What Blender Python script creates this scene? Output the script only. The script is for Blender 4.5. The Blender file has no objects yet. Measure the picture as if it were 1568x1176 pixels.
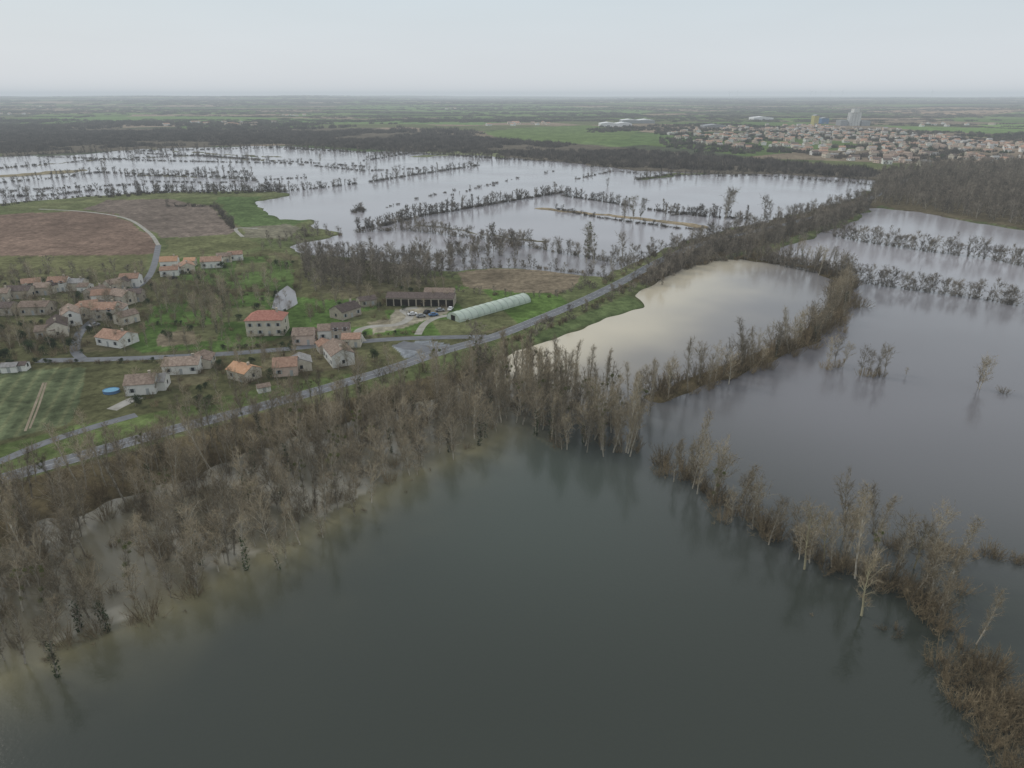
import bpy, math, random
import numpy as np
from mathutils import Vector, Matrix
random.seed(5)
rng = np.random.default_rng(11)
D = bpy.data
scene = bpy.context.scene

# ------------------------------------------------------------------ survey: ground plan from measured bearings
H = 90.0; FPX = 1045.0; CX = 784.0; CY = 588.0
TH = math.atan((CY-145.0)/FPX)
def G(u, v):
    a = (u-CX)/FPX; b = (v-CY)/FPX
    dy = math.cos(TH) - b*math.sin(TH)
    dz = -math.sin(TH) - b*math.cos(TH)
    t = H/(-dz)
    return (a*t, dy*t)
def GP(l): return np.array([G(*p) for p in l])

def hash2(i, j, s):
    n = (i.astype(np.int64)*374761393 + j.astype(np.int64)*668265263 + s*1274126177) & 0xffffffff
    n = ((n ^ (n >> 13))*1274126177) & 0xffffffff
    n = n ^ (n >> 16)
    return (n & 0xffffff)/float(0xffffff)
def vn(x, y, sc, s=0):
    x = np.asarray(x, float)/sc; y = np.asarray(y, float)/sc
    i = np.floor(x); j = np.floor(y); fx = x-i; fy = y-j
    fx = fx*fx*(3-2*fx); fy = fy*fy*(3-2*fy)
    a = hash2(i, j, s); b = hash2(i+1, j, s); c = hash2(i, j+1, s); d = hash2(i+1, j+1, s)
    return (a*(1-fx)+b*fx)*(1-fy) + (c*(1-fx)+d*fx)*fy
def fbm(x, y, sc, s=0, o=3):
    t = 0; a = 0.5; n = 0
    for k in range(o):
        t = t + a*vn(x, y, sc/(2**k), s+k*7); n += a; a *= 0.55
    return t/n
def inside(poly, X, Y):
    r = np.zeros(X.shape, bool); n = len(poly)
    for k in range(n):
        x1, y1 = poly[k]; x2, y2 = poly[(k+1) % n]
        if y1 == y2: continue
        c = ((y1 > Y) != (y2 > Y)) & (X < (x2-x1)*(Y-y1)/(y2-y1)+x1)
        r ^= c
    return r
def pdist(pts, X, Y, closed=False):
    n = len(pts); d = np.full(X.shape, 1e18)
    for k in range(n if closed else n-1):
        x1, y1 = pts[k]; x2, y2 = pts[(k+1) % n]
        ex = x2-x1; ey = y2-y1; L = ex*ex+ey*ey+1e-9
        t = np.clip(((X-x1)*ex+(Y-y1)*ey)/L, 0, 1)
        d = np.minimum(d, (X-x1-t*ex)**2+(Y-y1-t*ey)**2)
    return np.sqrt(d)
def sdist(poly, X, Y):
    d = pdist(poly, X, Y, True)
    return np.where(inside(poly, X, Y), d, -d)

# ------------------------------------------------------------------ plan polygons
L_MAIN = GP([(-900,325),(0,314),(150,299),(300,294),(432,293),(440,300),(395,308),(400,322),(430,336),(470,337),(480,350),
 (524,356),(522,361),(470,368),(440,377),(455,390),(520,392),(600,402),(640,412),(700,416),(760,411),(830,412),(890,421),
 (925,424),(960,408),(1010,385),(1050,368),(1110,352),(1200,332),(1280,312),(1330,296),(1345,276),(1330,262),(1500,250),(2400,250),
 (2400,400),(1700,362),(1568,352),(1480,338),(1400,325),(1350,318),(1330,325),(1290,345),(1240,365),(1190,378),(1175,390),
 (1150,398),(1085,400),(1040,413),(992,440),(972,452),(985,471),(930,490),(850,520),(790,535),(770,548),(745,566),(690,600),(600,640),(500,668),
 (400,705),(200,770),(0,850),(-300,960),(-900,1200)])
L_FAR = GP([(-1100,240),(0,240),(100,238),(220,228),(430,223),(560,232),(620,232),(760,240),(900,252),(980,262),(1100,266),
 (1220,268),(1330,275),(1400,285),(1700,285),(2600,290),(2600,147),(-1100,147)])
PONDS = [GP([(416,472),(422,450),(440,437),(452,446),(456,465),(435,477)])]
CAUSE = GP([(1150,398),(1240,408),(1288,430),(1285,470),(1245,520),(1160,556),(1060,590),(1005,608)])
STRIPS = [(GP([(820,318),(880,325),(950,332),(1020,340),(1080,347)]),5.0),
          (GP([(-200,280),(0,270),(60,266),(112,263)]),14.0),
          (GP([(640,240),(760,232),(800,234)]),12.0),
          (GP([(640,345),(760,362),(830,372)]),2.0),
          (GP([(230,228),(330,236),(430,241)]),4.0),
          (GP([(0,258),(150,245),(300,238),(420,247)]),3.0),
          (GP([(200,268),(290,270),(390,275)]),3.0),
          (GP([(980,275),(1030,268),(1090,266)]),8.0)]
FOREST = GP([(640,612),(730,575),(800,575),(860,600),(900,640),(975,640),(980,700),(900,700),(850,690),(800,655),(700,700),(620,735),
 (500,800),(420,850),(230,950),(0,1030),(-250,1150),(-250,835),(0,765),(200,712),(400,655),(560,622)])

def land_sd(X, Y):
    R = np.hypot(X, Y)
    amp = np.clip(0.016*R, 1, 22)
    Xn = X+(fbm(X, Y, 22, 3)-0.5)*amp*1.5; Yn = Y+(fbm(X, Y, 22, 31)-0.5)*amp*2.2
    s = sdist(L_MAIN, Xn, Yn)
    nf = (fbm(X, Y, 12, 77)-0.5)*22
    fo = sdist(FOREST, X, Y)
    s = np.where((fo > 0) & (s > -6) & (s < 26), s+nf*0.6-4, s)
    s = np.maximum(s, sdist(L_FAR, Xn, Yn))
    ang = np.abs(np.arctan2(X, Y))
    s = np.where((ang > math.radians(58)), np.maximum(s, R-1500), s)
    for p in PONDS: s = np.minimum(s, -sdist(p, X, Y))
    s = np.maximum(s, 4.0-pdist(CAUSE, Xn, Yn))
    for p, w in STRIPS: s = np.maximum(s, w-pdist(p, Xn, Yn))
    return s
def hills(X, Y):
    R = np.hypot(X, Y)
    t = np.clip((R-3000)/9000, 0, 1); t = t*t*(3-2*t)
    return t*(2+84*fbm(X, Y, 3600, 9, 3)**1.3*(0.8+0.3*(X < -1500)))
def gz(x, y):
    X = np.atleast_1d(np.asarray(x, float)); Y = np.atleast_1d(np.asarray(y, float))
    return np.clip(land_sd(X, Y)*0.22, -1.5, 1.0)+hills(X, Y)

# ------------------------------------------------------------------ materials
def newmat(name):
    m = D.materials.new(name); m.use_nodes = True
    nt = m.node_tree; b = nt.nodes['Principled BSDF']
    return m, nt, b
def N(nt, t, **k):
    n = nt.nodes.new(t)
    for a, v in k.items():
        if a == 'inp':
            for q, w in v.items(): n.inputs[q].default_value = w
        else: setattr(n, a, v)
    return n
def mat_noise(name, c1, c2, scale=1.0, rough=0.85, rand=0.0, bump=0.0, coords='Object'):
    m, nt, b = newmat(name)
    tc = N(nt, 'ShaderNodeTexCoord')
    no = N(nt, 'ShaderNodeTexNoise', inp={'Scale': scale, 'Detail': 2.0, 'Roughness': 0.6})
    nt.links.new(tc.outputs[coords], no.inputs['Vector'])
    r = N(nt, 'ShaderNodeValToRGB')
    r.color_ramp.elements[0].position = 0.3; r.color_ramp.elements[1].position = 0.7
    r.color_ramp.elements[0].color = (*c1, 1); r.color_ramp.elements[1].color = (*c2, 1)
    nt.links.new(no.outputs['Fac'], r.inputs[0])
    out = r.outputs[0]
    if rand > 0:
        oi = N(nt, 'ShaderNodeObjectInfo')
        mr = N(nt, 'ShaderNodeMapRange', inp={'To Min': 1-rand, 'To Max': 1+rand})
        nt.links.new(oi.outputs['Random'], mr.inputs[0])
        mx = N(nt, 'ShaderNodeVectorMath', operation='SCALE')
        nt.links.new(out, mx.inputs[0]); nt.links.new(mr.outputs[0], mx.inputs['Scale'])
        out = mx.outputs[0]
    nt.links.new(out, b.inputs['Base Color'])
    b.inputs['Roughness'].default_value = rough
    b.inputs['Specular IOR Level'].default_value = 0.0 if rough > 0.84 else 0.2
    if bump:
        bp = N(nt, 'ShaderNodeBump', inp={'Strength': bump, 'Distance': 0.1})
        nt.links.new(no.outputs['Fac'], bp.inputs['Height']); nt.links.new(bp.outputs[0], b.inputs['Normal'])
    return m

M_bark = mat_noise('bark_pale', (0.27,0.24,0.19), (0.50,0.46,0.38), 0.6, 0.9, 0.3)
M_twig = mat_noise('twig_brown', (0.185,0.152,0.102), (0.36,0.305,0.215), 0.25, 0.9, 0.45)
M_twigf = mat_noise('twig_far', (0.165,0.142,0.112), (0.275,0.24,0.195), 0.25, 0.9, 0.35)
M_twigr = mat_noise('twig_row', (0.125,0.108,0.088), (0.215,0.188,0.155), 0.25, 0.9, 0.35)
M_twigv = mat_noise('twig_distant', (0.10,0.088,0.076), (0.165,0.145,0.125), 0.05, 0.9, 0.35)
M_shrub = mat_noise('shrub_twig', (0.14,0.108,0.066), (0.285,0.228,0.145), 0.4, 0.9, 0.4)
M_mist = mat_noise('mistletoe', (0.075,0.095,0.025), (0.17,0.18,0.06), 2.0, 0.8, 0.2)
M_ever = mat_noise('evergreen_leaf', (0.025,0.042,0.018), (0.065,0.09,0.035), 1.0, 0.8, 0.3)
M_gold = mat_noise('willow_gold', (0.30,0.265,0.17), (0.46,0.42,0.28), 0.5, 0.9, 0.2)
M_walls = [mat_noise('wall_cream', (0.50,0.45,0.36), (0.64,0.59,0.50), 0.6, 0.9, 0.1),
           mat_noise('wall_stone', (0.36,0.31,0.25), (0.50,0.45,0.37), 1.2, 0.9, 0.1),
           mat_noise('wall_white', (0.66,0.65,0.61), (0.76,0.75,0.71), 0.5, 0.9, 0.05),
           mat_noise('wall_pink', (0.54,0.42,0.35), (0.64,0.52,0.44), 0.5, 0.9, 0.05)]
def roofmat(name, c1, c2):
    m = mat_noise(name, c1, c2, 1.3, 0.85, 0.2)
    nt = m.node_tree; b = nt.nodes['Principled BSDF']
    tc = N(nt, 'ShaderNodeTexCoord')
    w = N(nt, 'ShaderNodeTexWave', inp={'Scale': 1.6, 'Distortion': 0.3})
    nt.links.new(tc.outputs['Object'], w.inputs['Vector'])
    bp = N(nt, 'ShaderNodeBump', inp={'Strength': 0.6, 'Distance': 0.08})
    nt.links.new(w.outputs['Fac'], bp.inputs['Height']); nt.links.new(bp.outputs[0], b.inputs['Normal'])
    return m
M_roofs = [roofmat('roof_terracotta', (0.27,0.165,0.12), (0.44,0.29,0.215)),
           roofmat('roof_old_tile', (0.20,0.15,0.12), (0.37,0.29,0.235)),
           roofmat('roof_red', (0.30,0.13,0.10), (0.41,0.21,0.165)),
           roofmat('roof_orange', (0.46,0.26,0.15), (0.56,0.35,0.23)),
           roofmat('roof_brown', (0.10,0.08,0.072), (0.18,0.145,0.13)),
           roofmat('roof_grey', (0.22,0.21,0.20), (0.36,0.35,0.34))]
M_glass = mat_noise('window_dark', (0.03,0.035,0.04), (0.06,0.065,0.07), 1, 0.2)
M_shut = mat_noise('shutter', (0.34,0.36,0.36), (0.44,0.45,0.44), 1, 0.7)
M_asph = mat_noise('asphalt', (0.125,0.13,0.14), (0.18,0.185,0.195), 0.3, 0.8)
M_path = mat_noise('gravel_path', (0.28,0.265,0.23), (0.40,0.385,0.35), 0.3, 0.9)
M_track = mat_noise('earth_track', (0.20,0.17,0.12), (0.30,0.25,0.19), 0.3, 0.95)
M_line = mat_noise('road_paint', (0.35,0.35,0.34), (0.6,0.6,0.58), 1, 0.7)
M_pool = mat_noise('pool_water', (0.08,0.26,0.40), (0.12,0.33,0.47), 1, 0.1)
M_white = mat_noise('white_paint', (0.68,0.68,0.68), (0.78,0.78,0.78), 0.05, 0.6)
M_conc = mat_noise('pale_concrete', (0.50,0.50,0.49), (0.62,0.62,0.60), 0.05, 0.7)
M_poly = mat_noise('polytunnel_film', (0.38,0.45,0.37), (0.52,0.58,0.50), 0.3, 0.5)
M_metal = mat_noise('grey_metal', (0.22,0.23,0.24), (0.34,0.35,0.36), 0.5, 0.5)
M_dark = mat_noise('painted_interior_shade', (0.02,0.018,0.016), (0.05,0.045,0.04), 0.5, 0.9)  # shade inside openings, painted as a flat dark colour
M_yel = mat_noise('yellow_clad', (0.42,0.37,0.12), (0.47,0.42,0.16), 0.05, 0.6)
M_blue = mat_noise('blue_clad', (0.08,0.16,0.30), (0.11,0.2,0.35), 0.05, 0.6)
M_tyre = mat_noise('tyre', (0.02,0.02,0.02), (0.03,0.03,0.03), 1, 0.8)

# ------------------------------------------------------------------ mesh helpers
def fast_mesh(name, V, Fq, cols=None):
    me = D.meshes.new(name)
    me.vertices.add(len(V)); me.vertices.foreach_set('co', V.astype(np.float32).ravel())
    n = len(Fq); k = Fq.shape[1]
    me.loops.add(n*k); me.loops.foreach_set('vertex_index', Fq.astype(np.int32).ravel())
    me.polygons.add(n); me.polygons.foreach_set('loop_start', np.arange(0, n*k, k, dtype=np.int32))
    me.update(calc_edges=True)
    if cols is not None:
        ca = me.color_attributes.new('Col', 'FLOAT_COLOR', 'POINT')
        c4 = np.ones((len(V), 4), np.float32); c4[:, :3] = cols
        ca.data.foreach_set('color', c4.ravel())
    return me
def link(o): scene.collection.objects.link(o); return o
class MB:
    def __init__(s): s.v = []; s.f = []; s.m = []
    def add(s, vs, fs, mi=0):
        o = len(s.v); s.v += [tuple(p) for p in vs]
        s.f += [tuple(i+o for i in f) for f in fs]; s.m += [mi]*len(fs)
    def box(s, x0, x1, y0, y1, z0, z1, mi=0, M=None):
        vs = [Vector(p) for p in ((x0,y0,z0),(x1,y0,z0),(x1,y1,z0),(x0,y1,z0),(x0,y0,z1),(x1,y0,z1),(x1,y1,z1),(x0,y1,z1))]
        if M: vs = [M @ p for p in vs]
        s.add(vs, [(0,3,2,1),(4,5,6,7),(0,1,5,4),(1,2,6,5),(2,3,7,6),(3,0,4,7)], mi)
    def tube(s, p0, p1, r0, r1, n=6, mi=0, cap=True):
        p0 = Vector(p0); p1 = Vector(p1); d = (p1-p0).normalized()
        a = d.orthogonal().normalized(); b = d.cross(a)
        vs = []
        for p, r in ((p0, r0), (p1, r1)):
            for k in range(n):
                t = 2*math.pi*k/n; vs.append(p+(a*math.cos(t)+b*math.sin(t))*r)
        fs = [(k, (k+1) % n, n+(k+1) % n, n+k) for k in range(n)]
        if cap: fs += [tuple(range(n))[::-1], tuple(range(n, 2*n))]
        s.add(vs, fs, mi)
    def mesh(s, name, mats):
        me = D.meshes.new(name); me.from_pydata(s.v, [], s.f)
        for m in mats: me.materials.append(m)
        me.polygons.foreach_set('material_index', s.m); me.update()
        return me
    def obj(s, name, mats, parent=None):
        o = link(D.objects.new(name, s.mesh(name, mats)))
        if parent: o.parent = parent
        return o

# ------------------------------------------------------------------ ground sheet
fa = np.radians(np.linspace(-50, 50, 760))
ca_ = np.radians(np.linspace(50, 310, 90))[1:-1]
ANG = np.concatenate([fa, ca_])
def polar(rs):
    A, R = np.meshgrid(ANG, rs)
    X = R*np.sin(A); Y = R*np.cos(A)
    nr, na = X.shape
    i = np.arange(nr-1)[:, None]; j = np.arange(na)[None, :]; j2 = (j+1) % na
    Fq = np.stack([(i*na+j), (i*na+j2), ((i+1)*na+j2), ((i+1)*na+j)], -1).reshape(-1, 4)
    return X.ravel(), Y.ravel(), Fq
rs = np.exp(np.linspace(math.log(55), math.log(24000), 880))
X, Y, Fq = polar(rs)
R = np.hypot(X, Y)
sd = land_sd(X, Y)
Z = np.clip(sd*0.22, -1.5, 1.0)+hills(X, Y)
C = np.zeros((len(X), 3))
def srgb(r, g, b):
    c = np.array([r, g, b])/255.0
    return np.where(c < 0.04045, c/12.92, ((c+0.055)/1.055)**2.4)
n1 = fbm(X, Y, 40, 50, 4)[:, None]; n2 = fbm(X, Y, 9, 60, 3)[:, None]
g1 = srgb(86,98,62); g2 = srgb(110,110,80)
C[:] = g1*(1-n1)+g2*n1
# far patchwork of fields
far = R > 1150
wx = X+(fbm(X, Y, 900, 5)-0.5)*500; wy = Y+(fbm(X, Y, 900, 6)-0.5)*500
ca, sa = math.cos(0.35), math.sin(0.35)
fu = (wx*ca+wy*sa)/420; fv = (-wx*sa+wy*ca)/300
fj = np.floor(fv); fi = np.floor(fu+hash2(fj, fj*0, 4)*3)
hh = hash2(fi, fj, 21)
pal = np.array([srgb(94,112,70), srgb(106,122,80), srgb(80,94,62), srgb(126,114,98), srgb(100,104,76), srgb(90,106,64), srgb(138,124,108), srgb(82,86,70)])
pc = pal[(hh*7.99).astype(int)]
C = np.where(far[:, None], pc, C)
def paint(pix, col, jit=0.01, mix=1.0):
    p = GP(pix)
    x0, y0 = p.min(0); x1, y1 = p.max(0); m = 30
    idx = np.nonzero((X > x0-m) & (X < x1+m) & (Y > y0-m) & (Y < y1+m))[0]
    xx = X[idx]; yy = Y[idx]; rr = R[idx]
    xn = xx+(vn(xx, yy, 18, 8)-0.5)*rr*jit; yn = yy+(vn(xx, yy, 18, 18)-0.5)*rr*jit
    k = idx[inside(p, xn, yn)]
    C[k] = C[k]*(1-mix)+srgb(*col)*mix
    return k
kv = paint([(-400,425),(0,425),(230,420),(330,395),(410,385),(460,395),(620,410),(690,430),(870,450),(830,490),(690,540),(560,575),(400,620),(200,670),(0,720),(-400,820)], (90,90,64), 0.02)
k1 = paint([(-300,335),(0,330),(130,325),(175,330),(215,350),(238,370),(240,392),(120,394),(0,394),(-300,400)], (120,102,90))
k2 = paint([(135,322),(160,308),(260,306),(325,318),(358,352),(350,362),(250,367),(215,345),(180,330)], (114,103,94))
paint([(-300,400),(0,394),(120,394),(230,392),(225,418),(150,420),(0,427),(-300,440)], (102,102,72))
paint([(330,303),(395,303),(400,322),(430,336),(470,340),(440,352),(365,350),(345,325)], (88,104,66))
paint([(366,352),(440,345),(462,350),(440,368),(380,366)], (118,114,98))
paint([(255,369),(365,362),(405,380),(330,393),(250,395)], (104,106,74))
kg2 = paint([(250,397),(330,395),(430,395),(450,430),(440,450),(330,440),(250,425)], (86,103,60), 0.02)
k3 = paint([(700,420),(760,413),(830,415),(890,423),(875,445),(850,457),(790,455),(720,447)], (120,109,92))
kc = paint([(-300,580),(0,573),(130,567),(125,620),(108,650),(0,680),(-300,760)], (94,102,76))
paint([(-300,770),(0,690),(120,652),(230,640),(400,600),(540,575),(540,590),(250,655),(0,730),(-300,810)], (92,104,64))
kg = paint([(330,450),(560,462),(600,480),(560,515),(440,520),(340,545),(215,545),(208,500),(240,470)], (82,102,56), 0.03)
paint([(245,515),(300,510),(300,532),(245,535)], (128,118,100))
paint([(560,480),(690,470),(700,440),(860,456),(870,470),(800,500),(690,520),(560,515)], (84,104,56), 0.02)
paint([(560,497),(600,492),(612,476),(690,472),(690,484),(660,496),(620,508),(565,515)], (138,132,116), 0.02)
paint([(600,532),(655,524),(690,532),(680,548),(620,552)], (134,138,142), 0.0)
paint([(800,527),(850,505),(900,480),(960,455),(988,470),(930,490),(850,519)], (92,104,68))
paint([(-400,830),(0,745),(200,695),(400,640),(560,605),(740,560),(760,700),(420,870),(-400,1300)], (96,87,66), 0.03)
paint([(480,400),(620,408),(660,440),(600,455),(480,450)], (94,90,70), 0.02, 0.8)
# garden plots: parcels of varied tone in the village
pu = (X*0.95+Y*0.3)/17; pv = (-X*0.3+Y*0.95)/23
ph = hash2(np.floor(pu), np.floor(pv), 3); ph2 = hash2(np.floor(pu), np.floor(pv), 9)
C[kv] *= (0.76+0.46*ph[kv])[:, None]
br = kv[ph2[kv] > 0.78]; C[br] = C[br]*0.4+srgb(108,100,80)*0.6
# drilled crop lines, furrows
rl = np.sin((X[kc]*0.93+Y[kc]*0.36)*2*math.pi/5.0)
C[kc] = C[kc]*(1+0.12*rl)[:, None]+np.clip(rl-0.5, 0, 1)[:, None]*np.array([0.06,0.04,0.02])
for kk, aa in ((k1,.2),(k2,.9),(k3,.1)):
    C[kk] *= (1+0.06*np.sin((X[kk]*math.sin(aa)+Y[kk]*math.cos(aa))*2*math.pi/9.0))[:, None]*(0.85+0.3*fbm(X[kk], Y[kk], 60, 71, 3))[:, None]
# forest floors
paint([(-900,196),(0,196),(300,198),(560,196),(760,212),(900,222),(1010,232),(1200,250),(1330,262),(1400,285),(980,262),(760,240),(430,221),(0,240),(-900,242)], (100,93,82), 0.02)
paint([(1345,262),(1568,255),(2400,250),(2400,400),(1568,352),(1400,325),(1345,316),(1200,370),(1090,400),(1000,440),(960,430),(1060,370),(1200,335),(1330,298)], (94,86,68), 0.01)
paint([(-900,242),(0,240),(0,232),(-900,232)], (100,105,74))
# notable far greens
paint([(740,203),(800,196),(900,192),(980,200),(960,214),(850,222),(770,216)], (100,116,72))
paint([(90,180),(300,178),(520,183),(760,187),(740,192),(400,187),(90,188)], (104,126,80))
paint([(520,166),(760,160),(1000,170),(980,178),(700,174)], (104,124,80))
paint([(1180,180),(1240,178),(1290,184),(1230,190)], (106,126,74))
paint([(1350,193),(1568,198),(1900,204),(1900,214),(1568,208),(1400,200)], (106,128,78))
paint([(1500,190),(1900,188),(1900,198),(1500,197)], (114,136,82))
paint([(1330,172),(1420,166),(1600,168),(1500,178)], (148,128,108))
paint([(600,236),(700,230),(800,232),(760,240),(640,243)], (114,118,88))
# causeway and dry strips
d = pdist(CAUSE, X, Y); C[d < 9] = srgb(98,88,66)
for q in (3,4,5,6): d = pdist(STRIPS[q][0], X, Y); C[d < 8] = srgb(104,98,74)
d = pdist(STRIPS[0][0], X, Y); C[d < 14] = srgb(150,136,112)
d = pdist(STRIPS[1][0], X, Y); C[d < 26] = srgb(136,126,102)
wet = np.clip(1-sd/3.0, 0, 1)*(R < 1100)
C *= (1-0.35*wet[:, None])
C *= (0.70+0.60*n2)*(0.80+0.40*n1)
ground_me = fast_mesh('ground', np.stack([X, Y, Z], 1), Fq, C)
m, nt, b = newmat('ground_cover')
at = N(nt, 'ShaderNodeAttribute', attribute_name='Col')
geo = N(nt, 'ShaderNodeNewGeometry')
na = N(nt, 'ShaderNodeTexNoise', inp={'Scale': 0.35, 'Detail': 4.0, 'Roughness': 0.75})
nb = N(nt, 'ShaderNodeTexNoise', inp={'Scale': 0.05, 'Detail': 2.0})
nt.links.new(geo.outputs['Position'], na.inputs['Vector']); nt.links.new(geo.outputs['Position'], nb.inputs['Vector'])
m1 = N(nt, 'ShaderNodeMapRange', inp={'From Min': 0.3, 'From Max': 0.7, 'To Min': 0.55, 'To Max': 1.45})
m2 = N(nt, 'ShaderNodeMapRange', inp={'From Min': 0.3, 'From Max': 0.7, 'To Min': 0.85, 'To Max': 1.15})
nt.links.new(na.outputs['Fac'], m1.inputs[0]); nt.links.new(nb.outputs['Fac'], m2.inputs[0])
mm = N(nt, 'ShaderNodeMath', operation='MULTIPLY'); nt.links.new(m1.outputs[0], mm.inputs[0]); nt.links.new(m2.outputs[0], mm.inputs[1])
vs = N(nt, 'ShaderNodeVectorMath', operation='SCALE'); nt.links.new(at.outputs['Color'], vs.inputs[0]); nt.links.new(mm.outputs[0], vs.inputs['Scale'])
nt.links.new(vs.outputs[0], b.inputs['Base Color']); b.inputs['Roughness'].default_value = 0.95
b.inputs['Specular IOR Level'].default_value = 0.0
ground_me.materials.append(m)
link(D.objects.new('ground', ground_me))

# ------------------------------------------------------------------ flood water
rs = np.concatenate([[1, 20, 40], np.exp(np.linspace(math.log(55), math.log(3000), 420)), [6000, 12000, 23900]])
WX, WY, WF = polar(rs)
WR = np.hypot(WX, WY)
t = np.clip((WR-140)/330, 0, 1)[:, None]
near_c = np.array([0.036, 0.042, 0.034]); far_c = np.array([0.30, 0.285, 0.30])  # turbid base colour, raised with distance to stand in for sky reflection
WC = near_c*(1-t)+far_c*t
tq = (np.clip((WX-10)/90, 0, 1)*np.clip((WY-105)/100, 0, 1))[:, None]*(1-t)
WC = WC*(1-tq)+np.array([0.165, 0.158, 0.172])*tq  # right-hand water raised the same way for weak grazing reflection
gx, gy = G(810, 740)
gg = np.exp(-(((WX-gx)/38)**2+((WY-gy)/42)**2))[:, None]*0.55
WC = WC*(1-gg)+np.array([0.075, 0.095, 0.080])*gg
# silt plume in the enclosed basin
BAS = GP([(1085,385),(1240,400),(1300,430),(1295,470),(1255,520),(1160,562),(1005,612),(900,640),(740,620),(730,540),(985,430)])
ins = np.clip(sdist(BAS, WX, WY)/10, 0, 1)
d1 = pdist(GP([(1085,402),(1050,415),(1000,450),(930,495),(850,525),(770,552),(750,570)]), WX, WY)
nn = fbm(WX, WY, 30, 90)
s1 = (np.exp(-(d1/(24+20*nn))**2)*ins*(0.8+0.3*nn))[:, None]
s1b = (ins*0.6)[:, None]
WC = WC*(1-s1b)+np.array([0.170, 0.163, 0.160])*s1b
s1 = np.clip(s1, 0, 1)
WC = WC*(1-s1)+np.array([0.52, 0.46, 0.345])*s1
# sediment under and in front of the drowned wood
fo = sdist(FOREST, WX, WY)
FL = GP([(-250,1140),(0,1040),(230,948),(420,852),(620,732),(790,662)])
dl = pdist(FL, WX, WY)
nn = fbm(WX, WY, 16, 91, 3)
s2 = np.where(fo > 0, 0.80+0.4*(nn-0.5), np.exp(-(dl/(2+8*nn))**1.1)*0.85)
s2 = (np.clip(s2, 0, 1)*np.clip((G(860,600)[0]-WX)/25, 0, 1))[:, None]
inn = np.clip(fo/8, 0, 1)[:, None]
WC = WC*(1-s2)+(np.array([0.205, 0.185, 0.108])*(1-inn)+np.array([0.15, 0.133, 0.090])*inn)*s2
s3 = (np.clip((fbm(WX, WY, 10, 95)-0.50)*6, 0, 1)*(fo > 3)*0.75*np.clip((G(700,600)[0]-WX)/20, 0, 1))[:, None]
WC = WC*(1-s3)+np.array([0.34, 0.32, 0.265])*s3
WC *= (0.88+0.24*fbm(WX*0.4, WY, 55, 99, 3))[:, None]
WZ = np.zeros_like(WX)
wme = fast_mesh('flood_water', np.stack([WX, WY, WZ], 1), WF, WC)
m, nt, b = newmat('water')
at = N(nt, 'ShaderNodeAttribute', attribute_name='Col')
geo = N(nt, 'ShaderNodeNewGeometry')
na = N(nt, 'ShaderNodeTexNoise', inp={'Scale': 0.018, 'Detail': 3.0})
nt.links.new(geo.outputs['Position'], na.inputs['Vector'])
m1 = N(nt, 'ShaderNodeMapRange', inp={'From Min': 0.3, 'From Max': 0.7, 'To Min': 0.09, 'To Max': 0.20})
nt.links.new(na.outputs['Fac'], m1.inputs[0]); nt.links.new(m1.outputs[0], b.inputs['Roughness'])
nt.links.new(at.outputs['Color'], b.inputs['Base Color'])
b.inputs['IOR'].default_value = 1.34
nb = N(nt, 'ShaderNodeTexNoise', inp={'Scale': 1.2, 'Detail': 3.0})
nt.links.new(geo.outputs['Position'], nb.inputs['Vector'])
bp = N(nt, 'ShaderNodeBump', inp={'Strength': 0.28, 'Distance': 0.08})
nt.links.new(nb.outputs['Fac'], bp.inputs['Height']); nt.links.new(bp.outputs[0], b.inputs['Normal'])
wme.materials.append(m)
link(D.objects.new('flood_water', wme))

# ------------------------------------------------------------------ roads
def ribbon(name, pts, width, mat, z=1.03, sub=8):
    P = [Vector((*G(*p), 0)) for p in pts]
    Q = []
    for i in range(len(P)-1):
        p0 = P[max(i-1, 0)]; p1 = P[i]; p2 = P[i+1]; p3 = P[min(i+2, len(P)-1)]
        for k in range(sub):
            t = k/sub
            Q.append(0.5*((2*p1)+(p2-p0)*t+(2*p0-5*p1+4*p2-p3)*t*t+(3*p1-p0-3*p2+p3)*t**3))
    Q.append(P[-1])
    vs = []
    for i, q in enumerate(Q):
        d = (Q[min(i+1, len(Q)-1)]-Q[max(i-1, 0)]).normalized(); n = Vector((-d.y, d.x, 0))
        vs += [(q+n*width/2+Vector((0,0,z))), (q-n*width/2+Vector((0,0,z)))]
    fs = [(2*i, 2*i+1, 2*i+3, 2*i+2) for i in range(len(Q)-1)]
    mb = MB(); mb.add(vs, fs)
    mb.obj(name, [mat])
    return Q
MAIN = [(-300,835),(0,740),(130,702),(250,667),(400,627),(540,587),(610,565),(680,541),(760,518),(830,490),(900,460),(960,430),(1010,402),(1060,381),(1120,364),(1200,346),(1290,322),(1350,297),(1400,270)]
Qm = ribbon('main_road', MAIN, 6.2, M_asph, 1.05)
mb = MB()
for i in range(len(Qm)-1):
    a, b2 = Qm[i], Qm[i+1]; L = (b2-a).length; d = (b2-a)/L; n = Vector((-d.y, d.x, 0)); s = 0
    while s < L:
        e = min(s+3, L)
        p, q = a+d*s, a+d*e
        mb.add([p+n*.07, p-n*.07, q-n*.07, q+n*.07], [(0,1,2,3)]); s += 9
    for sgn in (-2.85, 2.85):
        mb.add([a+n*(sgn+.05), a+n*(sgn-.05), b2+n*(sgn-.05), b2+n*(sgn+.05)], [(0,1,2,3)])
o = mb.obj('road_markings', [M_line]); o.location.z = 1.065
ribbon('side_road', [(-300,800),(-60,728),(0,712),(70,683),(150,657),(210,640)], 3.6, M_asph, 1.035)
ribbon('village_street', [(60,556),(120,555),(220,552),(340,546),(440,538),(550,527),(620,522),(690,520),(745,519)], 4.5, M_asph, 1.035)
ribbon('village_lane', [(130,556),(116,540),(122,515),(142,495),(165,476),(190,455),(222,434),(236,410),(243,378)], 3.5, M_asph, 1.042)
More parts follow.
